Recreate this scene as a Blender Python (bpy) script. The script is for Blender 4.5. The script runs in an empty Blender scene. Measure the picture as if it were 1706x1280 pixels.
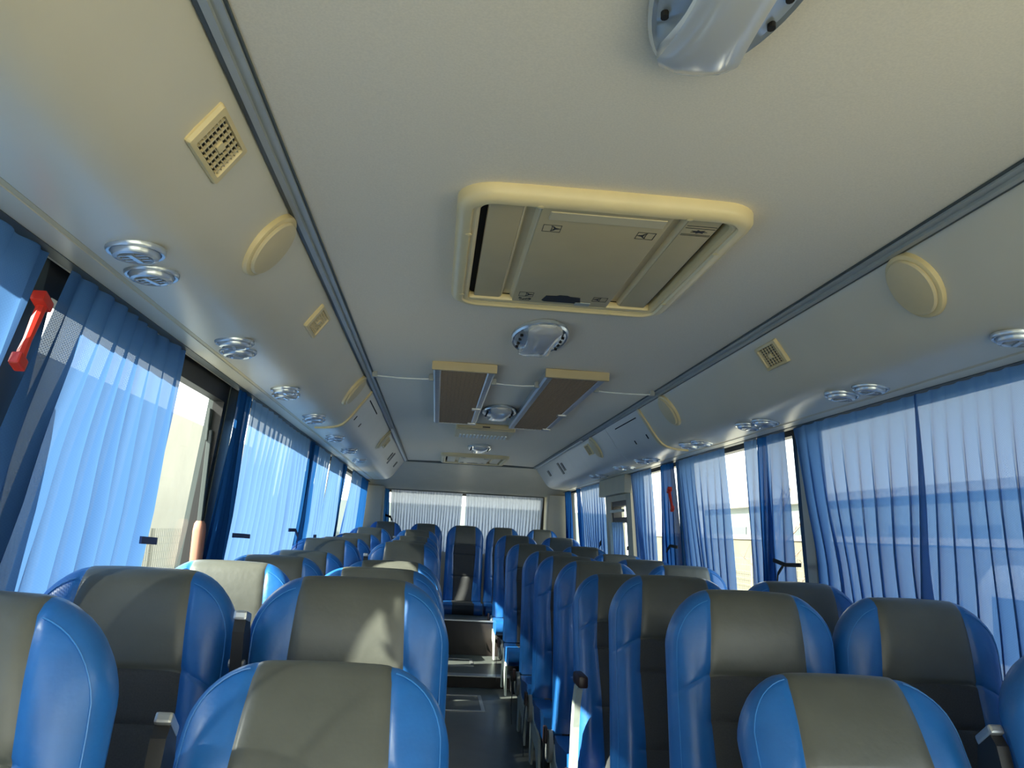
import bpy, bmesh, math, random
from mathutils import Vector, Matrix
random.seed(7)
PI = math.pi
sc = bpy.context.scene
col = sc.collection

# ------------------------------------------------------------------ camera
cam_d = bpy.data.cameras.new('camera')
cam = bpy.data.objects.new('camera', cam_d); col.objects.link(cam)
cam_d.sensor_width = 36.0
F = 1380.0
cam_d.lens = F / 1706 * 36
cam_d.clip_start = 0.02; cam_d.clip_end = 300
Yc = Vector((725-853, 882-640, F)).normalized()          # the bus's long axis seen by the camera (x right, y down, z forward)
hz = Vector((1, .053, 0))
Xc = (hz - Yc*hz.dot(Yc)).normalized()
Zc = Yc.cross(Xc); Zc = Zc if Zc.y < 0 else -Zc
R = Matrix((Xc, Yc, Zc))                                  # world = R @ cam
right = R @ Vector((1, 0, 0)); up = R @ Vector((0, -1, 0)); back = R @ Vector((0, 0, -1))
cam.matrix_world = Matrix(((right.x, up.x, back.x, -.33), (right.y, up.y, back.y, 0), (right.z, up.z, back.z, 1.23), (0, 0, 0, 1)))
sc.camera = cam

# ------------------------------------------------------------------ light
sc.view_settings.view_transform = 'Standard'
sc.view_settings.look = 'None'
sc.view_settings.gamma = 1
sc.view_settings.use_curve_mapping = False
sc.view_settings.exposure = 2.45
w = bpy.data.worlds.new('sky'); sc.world = w; w.use_nodes = True
nt = w.node_tree; nt.nodes.clear()
wo = nt.nodes.new('ShaderNodeOutputWorld'); bg = nt.nodes.new('ShaderNodeBackground')
tc = nt.nodes.new('ShaderNodeTexCoord'); sep = nt.nodes.new('ShaderNodeSeparateXYZ'); rp = nt.nodes.new('ShaderNodeValToRGB')
nt.links.new(tc.outputs['Generated'], sep.inputs[0]); nt.links.new(sep.outputs['Z'], rp.inputs[0])
rp.color_ramp.elements[0].position = 0; rp.color_ramp.elements[0].color = (.95, .93, .86, 1)
rp.color_ramp.elements[1].position = .7; rp.color_ramp.elements[1].color = (.52, .64, .80, 1)
nt.links.new(rp.outputs[0], bg.inputs[0]); bg.inputs[1].default_value = 1.0
nt.links.new(bg.outputs[0], wo.inputs[0])
sun_d = bpy.data.lights.new('sun', 'SUN'); sun_d.energy = 4.7; sun_d.angle = math.radians(.8); sun_d.color = (1, .93, .80)
sun = bpy.data.objects.new('sun', sun_d); col.objects.link(sun)
sun.rotation_euler = Vector((-1.0, -.42, .74)).to_track_quat('Z', 'Y').to_euler()
try:
    sc.cycles.use_denoising = True
    sc.cycles.max_bounces = 14; sc.cycles.diffuse_bounces = 7; sc.cycles.transparent_max_bounces = 24
    sc.cycles.transmission_bounces = 8; sc.cycles.glossy_bounces = 4
    sc.cycles.caustics_reflective = False; sc.cycles.caustics_refractive = False
    sc.cycles.sample_clamp_indirect = 6
except Exception: pass

# ------------------------------------------------------------------ materials
def mat(name, base, rough=.5, metal=0., noise=0., nscale=30., bump=0., bscale=200., coat=0., spec=.5, sub=None):
    m = bpy.data.materials.new(name); m.use_nodes = True
    n = m.node_tree; p = n.nodes['Principled BSDF']
    p.inputs['Base Color'].default_value = (*base, 1); p.inputs['Roughness'].default_value = rough
    p.inputs['Metallic'].default_value = metal; p.inputs['Specular IOR Level'].default_value = spec
    if coat: p.inputs['Coat Weight'].default_value = coat; p.inputs['Coat Roughness'].default_value = .25
    t = n.nodes.new('ShaderNodeTexCoord')
    if noise:
        no = n.nodes.new('ShaderNodeTexNoise'); no.inputs['Scale'].default_value = nscale; no.inputs['Detail'].default_value = 4
        n.links.new(t.outputs['Object'], no.inputs['Vector'])
        cr = n.nodes.new('ShaderNodeValToRGB')
        cr.color_ramp.elements[0].position = .3; cr.color_ramp.elements[1].position = .7
        cr.color_ramp.elements[0].color = (*[c*(1-noise) for c in base], 1)
        cr.color_ramp.elements[1].color = (*[min(1, c*(1+noise)) for c in base], 1)
        n.links.new(no.outputs['Fac'], cr.inputs[0]); n.links.new(cr.outputs[0], p.inputs['Base Color'])
    if bump:
        no = n.nodes.new('ShaderNodeTexNoise'); no.inputs['Scale'].default_value = bscale; no.inputs['Detail'].default_value = 3
        n.links.new(t.outputs['Object'], no.inputs['Vector'])
        b = n.nodes.new('ShaderNodeBump'); b.inputs['Strength'].default_value = bump; b.inputs['Distance'].default_value = .004
        n.links.new(no.outputs['Fac'], b.inputs['Height']); n.links.new(b.outputs[0], p.inputs['Normal'])
    return m

def cloth(name, colr, transp, transl, lines=0., tcol=None, stripe=None):
    """thin woven mesh: part holes, part dyed thread that both scatters and lets light through"""
    m = bpy.data.materials.new(name); m.use_nodes = True
    n = m.node_tree; n.nodes.clear()
    out = n.nodes.new('ShaderNodeOutputMaterial')
    d = n.nodes.new('ShaderNodeBsdfDiffuse'); tl = n.nodes.new('ShaderNodeBsdfTranslucent'); tr = n.nodes.new('ShaderNodeBsdfTransparent')
    d.inputs[0].default_value = (*colr, 1); tl.inputs[0].default_value = (*(tcol or colr), 1)
    tr.inputs[0].default_value = (.93, .97, 1, 1)
    mx = n.nodes.new('ShaderNodeMixShader'); mx.inputs[0].default_value = transl
    n.links.new(d.outputs[0], mx.inputs[1]); n.links.new(tl.outputs[0], mx.inputs[2])
    m2 = n.nodes.new('ShaderNodeMixShader')
    n.links.new(mx.outputs[0], m2.inputs[1]); n.links.new(tr.outputs[0], m2.inputs[2])
    m2.inputs[0].default_value = transp
    if lines:
        t = n.nodes.new('ShaderNodeTexCoord'); sp = n.nodes.new('ShaderNodeSeparateXYZ'); n.links.new(t.outputs['UV'], sp.inputs[0])
        s1 = n.nodes.new('ShaderNodeMath'); s1.operation = 'MULTIPLY'; s1.inputs[1].default_value = 2*PI/.0065; n.links.new(sp.outputs['Y'], s1.inputs[0])
        s2 = n.nodes.new('ShaderNodeMath'); s2.operation = 'SINE'; n.links.new(s1.outputs[0], s2.inputs[0])
        s3 = n.nodes.new('ShaderNodeMath'); s3.operation = 'MULTIPLY'; s3.inputs[1].default_value = 2*PI/.0065; n.links.new(sp.outputs['X'], s3.inputs[0])
        s4 = n.nodes.new('ShaderNodeMath'); s4.operation = 'SINE'; n.links.new(s3.outputs[0], s4.inputs[0])
        s5 = n.nodes.new('ShaderNodeMath'); s5.operation = 'MULTIPLY'; n.links.new(s2.outputs[0], s5.inputs[0]); n.links.new(s4.outputs[0], s5.inputs[1])
        s6 = n.nodes.new('ShaderNodeMath'); s6.operation = 'MULTIPLY_ADD'; s6.inputs[1].default_value = lines; s6.inputs[2].default_value = transp
        n.links.new(s5.outputs[0], s6.inputs[0]); n.links.new(s6.outputs[0], m2.inputs[0])
    n.links.new(m2.outputs[0], out.inputs[0])
    return m

def glassmat(name, tint=(.9, .97, .94), refl=.06):
    m = bpy.data.materials.new(name); m.use_nodes = True
    n = m.node_tree; n.nodes.clear()
    out = n.nodes.new('ShaderNodeOutputMaterial'); tr = n.nodes.new('ShaderNodeBsdfTransparent'); gl = n.nodes.new('ShaderNodeBsdfGlossy')
    tr.inputs[0].default_value = (*tint, 1); gl.inputs['Roughness'].default_value = .02
    mx = n.nodes.new('ShaderNodeMixShader'); mx.inputs[0].default_value = refl
    n.links.new(tr.outputs[0], mx.inputs[1]); n.links.new(gl.outputs[0], mx.inputs[2])
    n.links.new(mx.outputs[0], out.inputs[0])
    return m

M = dict(
    ceiling=mat('ceiling_vinyl', (.80, .71, .55), .62, noise=.05, nscale=260, bump=.05, bscale=400, spec=.3),
    duct=mat('duct_plastic', (.72, .66, .51), .34, noise=.03, nscale=3, bump=.02, bscale=300, spec=.5),
    ductend=mat('duct_panel_plastic', (.68, .67, .60), .30, noise=.03, nscale=5),
    cream=mat('cream_plastic', (.74, .60, .31), .38, noise=.04, nscale=12),
    cream2=mat('cream_plastic_pale', (.66, .55, .32), .45, noise=.03, nscale=12),
    tan=mat('tan_plate', (.52, .42, .23), .55, noise=.04, nscale=8),
    beige=mat('beige_wall_plastic', (.56, .52, .39), .5, noise=.04, nscale=6),
    dark=mat('black_rubber', (.012, .012, .013), .45),
    darkhole=mat('dark_recess', (.006, .005, .004), .9),
    seal=mat('grey_seal', (.06, .075, .075), .45),
    alu=mat('aluminium_trim', (.50, .52, .53), .34, metal=.8, noise=.05, nscale=40),
    alupaint=mat('grey_edge_profile', (.36, .38, .36), .35, noise=.05, nscale=10),
    chrome=mat('silver_lamp_shell', (.60, .64, .64), .2, metal=.6),
    lens=mat('pearl_lamp_lens', (.66, .65, .60), .14, metal=.15, coat=1),
    nozzle=mat('silver_grey_nozzle', (.55, .60, .64), .22, metal=.55),
    blue=mat('blue_leather', (.012, .125, .40), .42, noise=.08, nscale=18, bump=.35, bscale=34, coat=.25),
    bluedark=mat('blue_piping', (.05, .22, .55), .35),
    grey=mat('grey_leather', (.090, .094, .080), .42, noise=.08, nscale=14, bump=.3, bscale=30, coat=.15),
    greyf=mat('grey_seat_fabric', (.060, .062, .064), .75, noise=.12, nscale=300, bump=.2, bscale=700, spec=.2),
    shell=mat('seat_back_shell', (.05, .055, .06), .6),
    pad=mat('armrest_pad', (.03, .014, .012), .4),
    metal=mat('pale_seat_metal', (.48, .55, .50), .35, noise=.05, nscale=30),
    steel=mat('dark_seat_frame', (.03, .03, .032), .4, metal=.3),
    belt=mat('black_webbing', (.012, .012, .014), .8),
    navy=mat('navy_strap', (.02, .05, .16), .7),
    floor=mat('grey_floor_vinyl', (.085, .095, .090), .32, noise=.18, nscale=5, bump=.05, bscale=60),
    riser=mat('dark_brown_riser', (.022, .016, .014), .5, noise=.1, nscale=10),
    red=mat('red_hammer', (.55, .035, .02), .4),
    latch=mat('salmon_latch', (.45, .21, .14), .4),
    grille=mat('brown_grille_filter', (.24, .185, .13), .8, noise=.1, nscale=100),
    white=mat('white_cord', (.75, .76, .72), .5),
    ink=mat('black_print', (.01, .01, .01), .6),
    paper=mat('pale_print_ground', (.50, .45, .30), .6),
    glass=glassmat('window_glass'),
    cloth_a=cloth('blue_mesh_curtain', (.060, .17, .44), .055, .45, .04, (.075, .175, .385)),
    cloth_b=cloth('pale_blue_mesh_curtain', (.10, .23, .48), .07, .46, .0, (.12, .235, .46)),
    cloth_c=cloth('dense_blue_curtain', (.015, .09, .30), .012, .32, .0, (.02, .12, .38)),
    cloth_w=cloth('pale_grey_sheer', (.34, .39, .48), .07, .46, .0, (.34, .40, .54)),
    ground=mat('pale_concrete', (.66, .58, .45), .9, noise=.08, nscale=1.5),
    outwall=mat('beige_render', (.36, .33, .26), .95, noise=.07, nscale=.7),
    outgrey=mat('grey_building', (.16, .19, .185), .9, noise=.1, nscale=.6),
    outwhite=mat('white_coping', (.30, .29, .27), .8),
    lowwall=mat('darkened_wall', (.13, .12, .085), .95, noise=.1, nscale=1.2),  # base colour set darker so the sunlit wall doesn't blow out
    fence=mat('fence_wire', (.20, .19, .15), .6),
    bark=mat('bark', (.20, .15, .11), .9),
    leaf=mat('dusty_leaves', (.20, .24, .12), .8, noise=.2, nscale=3),
)

# ------------------------------------------------------------------ mesh helpers
def link(name, bm, m, parent=None, smooth=False, doubles=True):
    if doubles: bmesh.ops.remove_doubles(bm, verts=bm.verts, dist=1e-5)
    bmesh.ops.recalc_face_normals(bm, faces=bm.faces)
    me = bpy.data.meshes.new(name); bm.to_mesh(me); bm.free()
    if smooth:
        me.shade_smooth()
        if smooth != 'all': me.set_sharp_from_angle(angle=math.radians(38))
    ms = m if isinstance(m, (list, tuple)) else [m]
    for k in ms: me.materials.append(k)
    o = bpy.data.objects.new(name, me); col.objects.link(o)
    if parent: o.parent = parent
    return o
def tag(o, label=None, cat=None, group=None, kind=None):
    if label: o['label'] = label
    if cat: o['category'] = cat
    if group: o['group'] = group
    if kind: o['kind'] = kind
    return o
def empty(name, loc=(0, 0, 0), rot=(0, 0, 0)):
    o = bpy.data.objects.new(name, None); col.objects.link(o); o.location = loc; o.rotation_euler = rot
    o.empty_display_size = .05
    return o
def kids(o): return [c for c in list(bpy.data.objects) if c.parent == o]
TREE = {}
def copy_tree(o, parent=None, ch=None):
    c = o.copy(); col.objects.link(c); c.parent = parent
    for k in kids(o): copy_tree(k, c)
    return c
def box(bm, x0, x1, y0, y1, z0, z1, mi=0):
    vs = [bm.verts.new((x, y, z)) for x in (x0, x1) for y in (y0, y1) for z in (z0, z1)]
    for f in ((0, 1, 3, 2), (4, 6, 7, 5), (0, 4, 5, 1), (2, 3, 7, 6), (0, 2, 6, 4), (1, 5, 7, 3)):
        bm.faces.new([vs[i] for i in f]).material_index = mi
def bbox(x0, x1, y0, y1, z0, z1, bev=0.):
    bm = bmesh.new(); box(bm, x0, x1, y0, y1, z0, z1)
    if bev: bmesh.ops.bevel(bm, geom=bm.edges[:], offset=bev, segments=2, profile=.6, affect='EDGES')
    return bm
def extrude(bm, pts, a, b, axis='y', cap=True, close=True):
    """pts: closed 2-D outline; axis y -> pts are (x,z), axis x -> (y,z), axis z -> (x,y)"""
    def P(p, t): return {'y': (p[0], t, p[1]), 'x': (t, p[0], p[1]), 'z': (p[0], p[1], t)}[axis]
    A = [bm.verts.new(P(p, a)) for p in pts]; B = [bm.verts.new(P(p, b)) for p in pts]
    n = len(pts)
    for i in range(n if close else n-1):
        j = (i+1) % n; bm.faces.new((A[i], A[j], B[j], B[i]))
    if cap and close: bm.faces.new(A); bm.faces.new(B[::-1])
def tube(bm, pts, r, seg=6, closed=False):
    rings = []
    n = len(pts)
    for i, p in enumerate(pts):
        p = Vector(p)
        a = Vector(pts[i-1 if (i or closed) else 0]); b = Vector(pts[(i+1) % n if (i < n-1 or closed) else n-1])
        t = (b-a).normalized(); u = t.orthogonal().normalized() if i == 0 else (prev - t*prev.dot(t)).normalized()
        prev = u; v = t.cross(u)
        rr = r[i] if isinstance(r, (list, tuple)) else r
        rings.append([bm.verts.new(p + (u*math.cos(2*PI*k/seg) + v*math.sin(2*PI*k/seg))*rr) for k in range(seg)])
    for i in range(n-1 if not closed else n):
        A = rings[i]; B = rings[(i+1) % n]
        for k in range(seg): bm.faces.new((A[k], A[(k+1) % seg], B[(k+1) % seg], B[k]))
    if not closed: bm.faces.new(rings[0]); bm.faces.new(rings[-1][::-1])
def lathe(bm, prof, seg=32, sx=1., sy=1., cx=0, cy=0, p=2.0, mi=0):
    """prof: (r,z); optional ellipse scales; p = superellipse power"""
    rings = []
    for r, z in prof:
        ring = []
        for k in range(seg):
            a = 2*PI*k/seg; c, s = math.cos(a), math.sin(a)
            ring.append(bm.verts.new((cx + sx*r*math.copysign(abs(c)**(2/p), c), cy + sy*r*math.copysign(abs(s)**(2/p), s), z)))
        rings.append(ring)
    for A, B in zip(rings, rings[1:]):
        for k in range(seg): bm.faces.new((A[k], A[(k+1) % seg], B[(k+1) % seg], B[k])).material_index = mi
    for rg in (rings[0], rings[-1]):
        try: bm.faces.new(rg).material_index = mi
        except ValueError: pass
def rrect(x0, x1, y0, y1, r, seg=6):
    out = []
    for cx, cy, a0 in ((x1-r, y1-r, 0), (x0+r, y1-r, 90), (x0+r, y0+r, 180), (x1-r, y0+r, 270)):
        for k in range(seg+1):
            a = math.radians(a0 + 90*k/seg); out.append((cx+r*math.cos(a), cy+r*math.sin(a)))
    return out
def loft(bm, loops, cap=(True, True)):
    V = [[bm.verts.new(p) for p in L] for L in loops]
    for A, B in zip(V, V[1:]):
        n = len(A)
        for k in range(n): bm.faces.new((A[k], A[(k+1) % n], B[(k+1) % n], B[k]))
    if cap[0]: bm.faces.new(V[0])
    if cap[1]: bm.faces.new(V[-1][::-1])

# ------------------------------------------------------------------ shell
YB = -2.45                     # windscreen end
ZC = 1.93
def wallx(z): return 1.13 + max(0, (1.73 - z))*.085
# floor with its step and the box under the back row
bm = bmesh.new()
extrude(bm, [(YB, 0), (6.95, 0), (6.95, .085), (8.1, .085), (8.1, .40), (9.95, .40), (9.95, -.06), (YB, -.06)], -1.3, 1.3, 'x')
fl = tag(link('floor', bm, M['floor']), 'dark grey vinyl bus floor rising in a step to the back row', kind='structure')
bm = bmesh.new(); box(bm, -.60, .58, 6.935, 6.948, .0, .078); box(bm, -.60, .58, 8.085, 8.098, .086, .395)
link('step_riser', bm, M['riser'], fl)
link('step_nosing', bbox(-.60, .58, 6.93, 7.05, .083, .092, .002), M['alu'], fl)
link('platform_nosing', bbox(-.60, .58, 8.075, 8.11, .392, .404, .002), M['alu'], fl)
for (x0, x1, y0, y1, z) in ((-.30, .10, 6.05, 6.62, 0), (-.30, .08, 7.45, 7.85, .085)):
    bm = bmesh.new(); e = .025
    for a in ((x0, x1, y0, y0+e), (x0, x1, y1-e, y1), (x0, x0+e, y0+e, y1-e), (x1-e, x1, y0+e, y1-e)): box(bm, *a, z+.0005, z+.005)
    link('inspection_cover_frame', bm, M['alu'], fl)

# ceiling (a little domed) and outer roof
bm = bmesh.new()
top = [(-.70+1.40*k/16, ZC+.012*(1-((k-8)/8)**2)) for k in range(17)]
extrude(bm, top + [(.70, 2.02), (-.70, 2.02)], YB, 8.83, 'y')
ce = tag(link('ceiling', bm, M['ceiling'], smooth=True), 'smooth beige-grey bus ceiling panel', kind='structure')
bm = bmesh.new()
extrude(bm, [(-1.32, 1.76), (-1.28, 2.0), (-1.1, 2.12), (0, 2.2), (1.1, 2.12), (1.28, 2.0), (1.32, 1.76), (1.17, 1.745), (1.17, 1.98), (.7, 2.03), (-.7, 2.03), (-1.17, 1.98), (-1.17, 1.745)], YB-.05, 10.05, 'y')
link('outer_roof', bm, M['outwhite'], ce)

# long edge profiles either side of the ceiling
for n, s in enumerate((-1, 1)):
    bm = bmesh.new()
    for (a, b, z) in ((.668, .684, ZC-.008), (.684, .697, ZC-.016)):
        box(bm, min(s*a, s*b), max(s*a, s*b), YB, 8.8, z, ZC+.03)
    o = tag(link('trim_%d' % (n+1), bm, M['alupaint']), 'grey aluminium edge profile running along the %s edge of the ceiling' % ('left' if s < 0 else 'right'), kind='structure')
    bm = bmesh.new(); box(bm, min(s*.697, s*.706), max(s*.697, s*.706), YB, 8.8, ZC-.014, ZC+.03)
    box(bm, min(s*.663, s*.668), max(s*.663, s*.668), YB, 8.8, ZC-.003, ZC+.03)
    link('rubber_seal', bm, M['seal'], o)
    link('painted_reflection', bbox(min(s*.672, s*.690), max(s*.672, s*.690), 5.9, 8.6, ZC-.024, ZC-.014, .002), M['white'], o)  # white strip stands in for the glossy reflection along the profile

# overhead air ducts
PR = [(.704, 1.935), (.708, 1.920), (.716, 1.906), (.73, 1.886), (.76, 1.845), (.785, 1.808), (.806, 1.779), (.822, 1.760), (.840, 1.743), (.862, 1.730), (.89, 1.722),
      (.93, 1.717), (.98, 1.714), (1.010, 1.713), (1.014, 1.721), (1.022, 1.721), (1.026, 1.712), (1.06, 1.713), (1.10, 1.717), (1.135, 1.722)]
def prof(s, off=0.):
    out = []
    for i, (x, z) in enumerate(PR):
        a = PR[max(0, i-1)]; b = PR[min(len(PR)-1, i+1)]
        tx, tz = b[0]-a[0], b[1]-a[1]; L = math.hypot(tx, tz); nx, nz = tz/L, -tx/L      # towards the cabin
        out.append((s*(x + nx*off), z + nz*off))
    return out
def on_face(s, q):
    """point on the duct face, q = distance fraction along the slanted face (.716,1.906)->(.806,1.779)"""
    x = .716 + (.806-.716)*q; z = 1.906 + (1.779-1.906)*q
    return s*x, z
FN = Vector((-.816, 0, -.578))     # outward normal (to the cabin) of the face for s=+1
ducts = []
for s in (-1, 1):
    bm = bmesh.new()
    extrude(bm, prof(s) + [(s*1.16, 1.98), (s*.704, 1.98)], YB, 8.86, 'y')
    d = tag(link('air_duct', bm, M['duct'], smooth=True),
            'long beige plastic overhead air duct above the %s windows' % ('left' if s < 0 else 'right'), 'air duct', 'overhead air ducts')
    ducts.append(d)
    # cover section with a yellowed edge, and the paler rear section
    P = prof(s, .004)[1:11]
    def shellstrip(y0, y1, off0, off1, name, m, rng=(1, 12)):
        bm = bmesh.new(); A = prof(s, off0)[rng[0]:rng[1]]; B = prof(s, off1)[rng[0]:rng[1]]
        extrude(bm, B + A[::-1], y0, y1, 'y'); return link(name, bm, m, d, smooth=True)
    shellstrip(4.33, 5.17, -.002, .006, 'cover_panel', M['ductend'])
    shellstrip(4.29, 4.33, -.002, .008, 'yellowed_edge_strip', M['cream'], (1, 13))
    shellstrip(5.19, 8.84, -.002, .003, 'rear_duct_panel', M['ductend'])
    bm = bmesh.new()
    extrude(bm, [(s*1.012, 1.7135), (s*1.024, 1.7135), (s*1.024, 1.7225), (s*1.012, 1.7225)], YB, 8.8, 'y')
    link('groove_strip', bm, M['cream2'], d)
    # slots in the cover
    bm = bmesh.new()
    x, z = on_face(s, .06); 
    def slot(q0, q1, y0, y1):
        a = on_face(s, q0); b = on_face(s, q1); n = Vector((s*FN.x, 0, FN.z))*.0075
        extrude(bm, [(a[0]+n.x, a[1]+n.z), (b[0]+n.x, b[1]+n.z), (b[0], b[1]), (a[0], a[1])], y0, y1, 'y')
    slot(.10, .14, 4.42, 4.95); slot(.80, .98, 4.42, 4.44); slot(.84, 1.0, 4.70, 4.72)
    link('slot', bm, M['darkhole'], d)
    # marks on the rear section
    bm = bmesh.new()
    for yy in ((7.25, 7.33, .30, .80), (7.42, 7.50, .2, .95), (8.15, 8.25, .35, .75)):
        slot(yy[2], yy[3], yy[0], yy[1])
    link('grille_slot', bm, M['seal'], d)

# rear cove above the back window
bm = bmesh.new()
cp = [(8.80, 1.945), (8.84, 1.925), (9.00, 1.895), (9.20, 1.845), (9.38, 1.775), (9.48, 1.71), (9.53, 1.672), (9.56, 1.662), (9.80, 1.66)]
extrude(bm, cp + [(9.95, 1.66), (9.95, 2.05), (8.80, 2.05)], -1.2, 1.2, 'x')
cove = tag(link('wall_back', bm, M['beige'], smooth=True), 'beige-grey rear bulkhead above and beside the back window', kind='structure')
bm = bmesh.new()
for s in (-1, 1): extrude(bm, [(s*.93, 9.52), (s*.95, 9.50), (s*1.22, 9.44), (s*1.3, 9.95), (s*.93, 9.95)], .40, 1.68, 'z')
link('corner_pillar', bm, M['beige'], cove)
link('lower_back_panel', bbox(-1.3, 1.3, 9.72, 9.95, .40, 1.0), M['beige'], cove)
bm = bmesh.new(); box(bm, -.70, .70, 8.79, 8.81, ZC-.012, ZC+.02); link('dark_joint', bm, M['seal'], cove)  # dark line along the joint of ceiling and rear cove

# side walls: panel below the glass, posts between windows
WIN = {-1: [(-2.38, -1.35), (-1.25, 1.60), (1.70, 3.23), (3.33, 5.07), (5.20, 6.9), (6.98, 9.42)],
       1: [(-2.38, -1.35), (-1.25, 1.2), (1.28, 3.26), (3.34, 4.97), (5.07, 6.16), (7.14, 9.42)]}
wn = 0
for s in (-1, 1):
    side = 'left' if s < 0 else 'right'
    bm = bmesh.new()
    x0, x1 = wallx(.78), wallx(0)
    extrude(bm, [(s*x0, .78), (s*(x0+.08), .78), (s*1.34, -.3), (s*1.25, -.06), (s*1.22, 0)], -1.3, 9.9, 'y')
    wl = tag(link('wall_' + side, bm, M['beige']), 'beige plastic side wall of the bus with its window posts', kind='structure')
    ws = WIN[s]
    posts = [(YB, ws[0][0])] + [(a[1], b[0]) for a, b in zip(ws, ws[1:])] + [(9.42, 9.95)]
    for (a, b) in posts:
        if b-a > .5 and s > 0 and a < 8: continue
        bm = bmesh.new()
        extrude(bm, [(s*(wallx(1.75)+.015), 1.75), (s*(wallx(.78)+.015), .78), (s*(wallx(.78)+.09), .78), (s*(wallx(1.75)+.09), 1.75)], a, b, 'y')
        link('window_post', bm, M['seal'] if s < 0 or a > 8.5 else M['beige'], wl)
    for wi, (a, b) in enumerate(ws):
        wn += 1; zb = .05 if wi == 0 else .78; zt = 1.662 if (s < 0 and wi == 2) else 1.70  # foremost windows, out of view, lowered almost to the floor for ground bounce
        w_ = empty('window_%d' % wn); tag(w_, '%s bus window with black rubber surround and clear glass' % side, kind='structure')
        bm = bmesh.new(); t = .045
        def fr(y0, y1, z0, z1, d0=.02, d1=.06):
            extrude(bm, [(s*(wallx(z0)+d0), z0), (s*(wallx(z0)+d1), z0), (s*(wallx(z1)+d1), z1), (s*(wallx(z1)+d0), z1)], y0, y1, 'y')
        fr(a, b, zt, 1.74); fr(a, b, zb, zb+.05); fr(a, a+t, zb+.05, zt); fr(b-t, b, zb+.05, zt)
        link('window_frame', bm, M['dark'], w_)
        bm = bmesh.new(); z0, z1 = zb+.05, zt; v = [bm.verts.new((s*(wallx(z)+.045), y, z)) for y, z in ((a+t, z0), (b-t, z0), (b-t, z1), (a+t, z1))]
        bm.faces.new(v); link('window_pane', bm, M['glass'], w_)
# windscreen end, unseen: opening enlarged and set close to let in more light
bm = bmesh.new()
box(bm, -1.3, 1.3, YB-.08, YB, -.06, .15); box(bm, -1.3, 1.3, YB-.08, YB, 1.90, 2.15); box(bm, -1.3, -1.18, YB-.08, YB, .15, 1.90); box(bm, 1.18, 1.3, YB-.08, YB, .15, 1.90)
wf = tag(link('wall_front', bm, M['beige']), 'front end of the bus around the windscreen', kind='structure')
bm = bmesh.new(); bm.faces.new([bm.verts.new(p) for p in ((-1.18, YB-.04, .15), (1.18, YB-.04, .15), (1.18, YB-.04, 1.90), (-1.18, YB-.04, 1.90))])
link('windscreen_pane', bm, M['glass'], wf)
# back window
wn += 1
w_ = tag(empty('window_%d' % wn), 'wide back window of the bus', kind='structure')
bm = bmesh.new()
for a in ((-.93, .93, 1.63, 1.665), (-.93, .93, 1.0, 1.03), (-.93, -.89, 1.03, 1.63), (.89, .93, 1.03, 1.63)): box(bm, a[0], a[1], 9.80, 9.84, a[2], a[3])
link('window_frame', bm, M['dark'], w_)
bm = bmesh.new(); bm.faces.new([bm.verts.new(p) for p in ((-.89, 9.82, 1.03), (.89, 9.82, 1.03), (.89, 9.82, 1.63), (-.89, 9.82, 1.63))])
link('window_pane', bm, M['glass'], w_)

# right-hand door section with its inset window
d = tag(empty('door_1', (0, 0, 0)), 'beige side door section with a recessed black-framed window on the right', kind='structure')
def sl(bm, y0, y1, z0, z1, d0, d1, s=1): extrude(bm, [(s*(wallx(z0)+d0), z0), (s*(wallx(z0)+d1), z0), (s*(wallx(z1)+d1), z1), (s*(wallx(z1)+d0), z1)], y0, y1, 'y')
bm = bmesh.new(); sl(bm, 6.18, 6.34, .6, 1.74, -.03, .08); sl(bm, 6.90, 7.12, .6, 1.74, -.03, .08); sl(bm, 6.34, 6.90, 1.53, 1.74, -.03, .08); sl(bm, 6.34, 6.90, .6, .95, -.03, .08)
link('door_panel', bm, M['beige'], d)
link('header_box', bbox(1.06, 1.13, 6.16, 7.14, 1.575, 1.715, .008), M['beige'], d)
bm = bmesh.new(); sl(bm, 6.34, 6.40, .95, 1.53, -.02, .05); sl(bm, 6.86, 6.90, .95, 1.53, -.02, .05); sl(bm, 6.40, 6.86, 1.49, 1.53, -.02, .05); sl(bm, 6.40, 6.86, 1.36, 1.40, -.02, .05)
link('door_window_frame', bm, M['dark'], d)
bm = bmesh.new(); sl(bm, 6.40, 6.86, 1.44, 1.46, -.05, -.03); link('grab_bar', bm, M['metal'], d)
bm = bmesh.new(); sl(bm, 6.80, 6.83, 1.10, 1.36, -.07, -.045); link('grab_handle', bm, M['metal'], d)
bm = bmesh.new(); bm.faces.new([bm.verts.new((wallx(z)+.04, y, z)) for y, z in ((6.40, .95), (6.86, .95), (6.86, 1.53), (6.40, 1.53))]); link('door_glass', bm, M['glass'], d)

# left front window latch
o = tag(empty('window_latch', (-1.19, 3.17, 1.13)), 'salmon pink latch handle on the black frame of the uncovered left window', 'latch')
bm = bmesh.new(); loft(bm, [[(x*sc_+.0, y*sc_, z) for x, y in rrect(-.016, .020, -.030, .030, .012, 3)] for z, sc_ in ((-.09, .7), (-.08, 1), (.05, 1.05), (.075, .9), (.085, .6))])
link('latch_grip', bm, M['latch'], o, smooth=True)
link('latch_rod', bbox(-.008, .008, -.012, .012, .08, .42, .002), M['seal'], o)
link('latch_plate', bbox(-.012, -.004, -.02, .02, .38, .50, .002), M['seal'], o)

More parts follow.
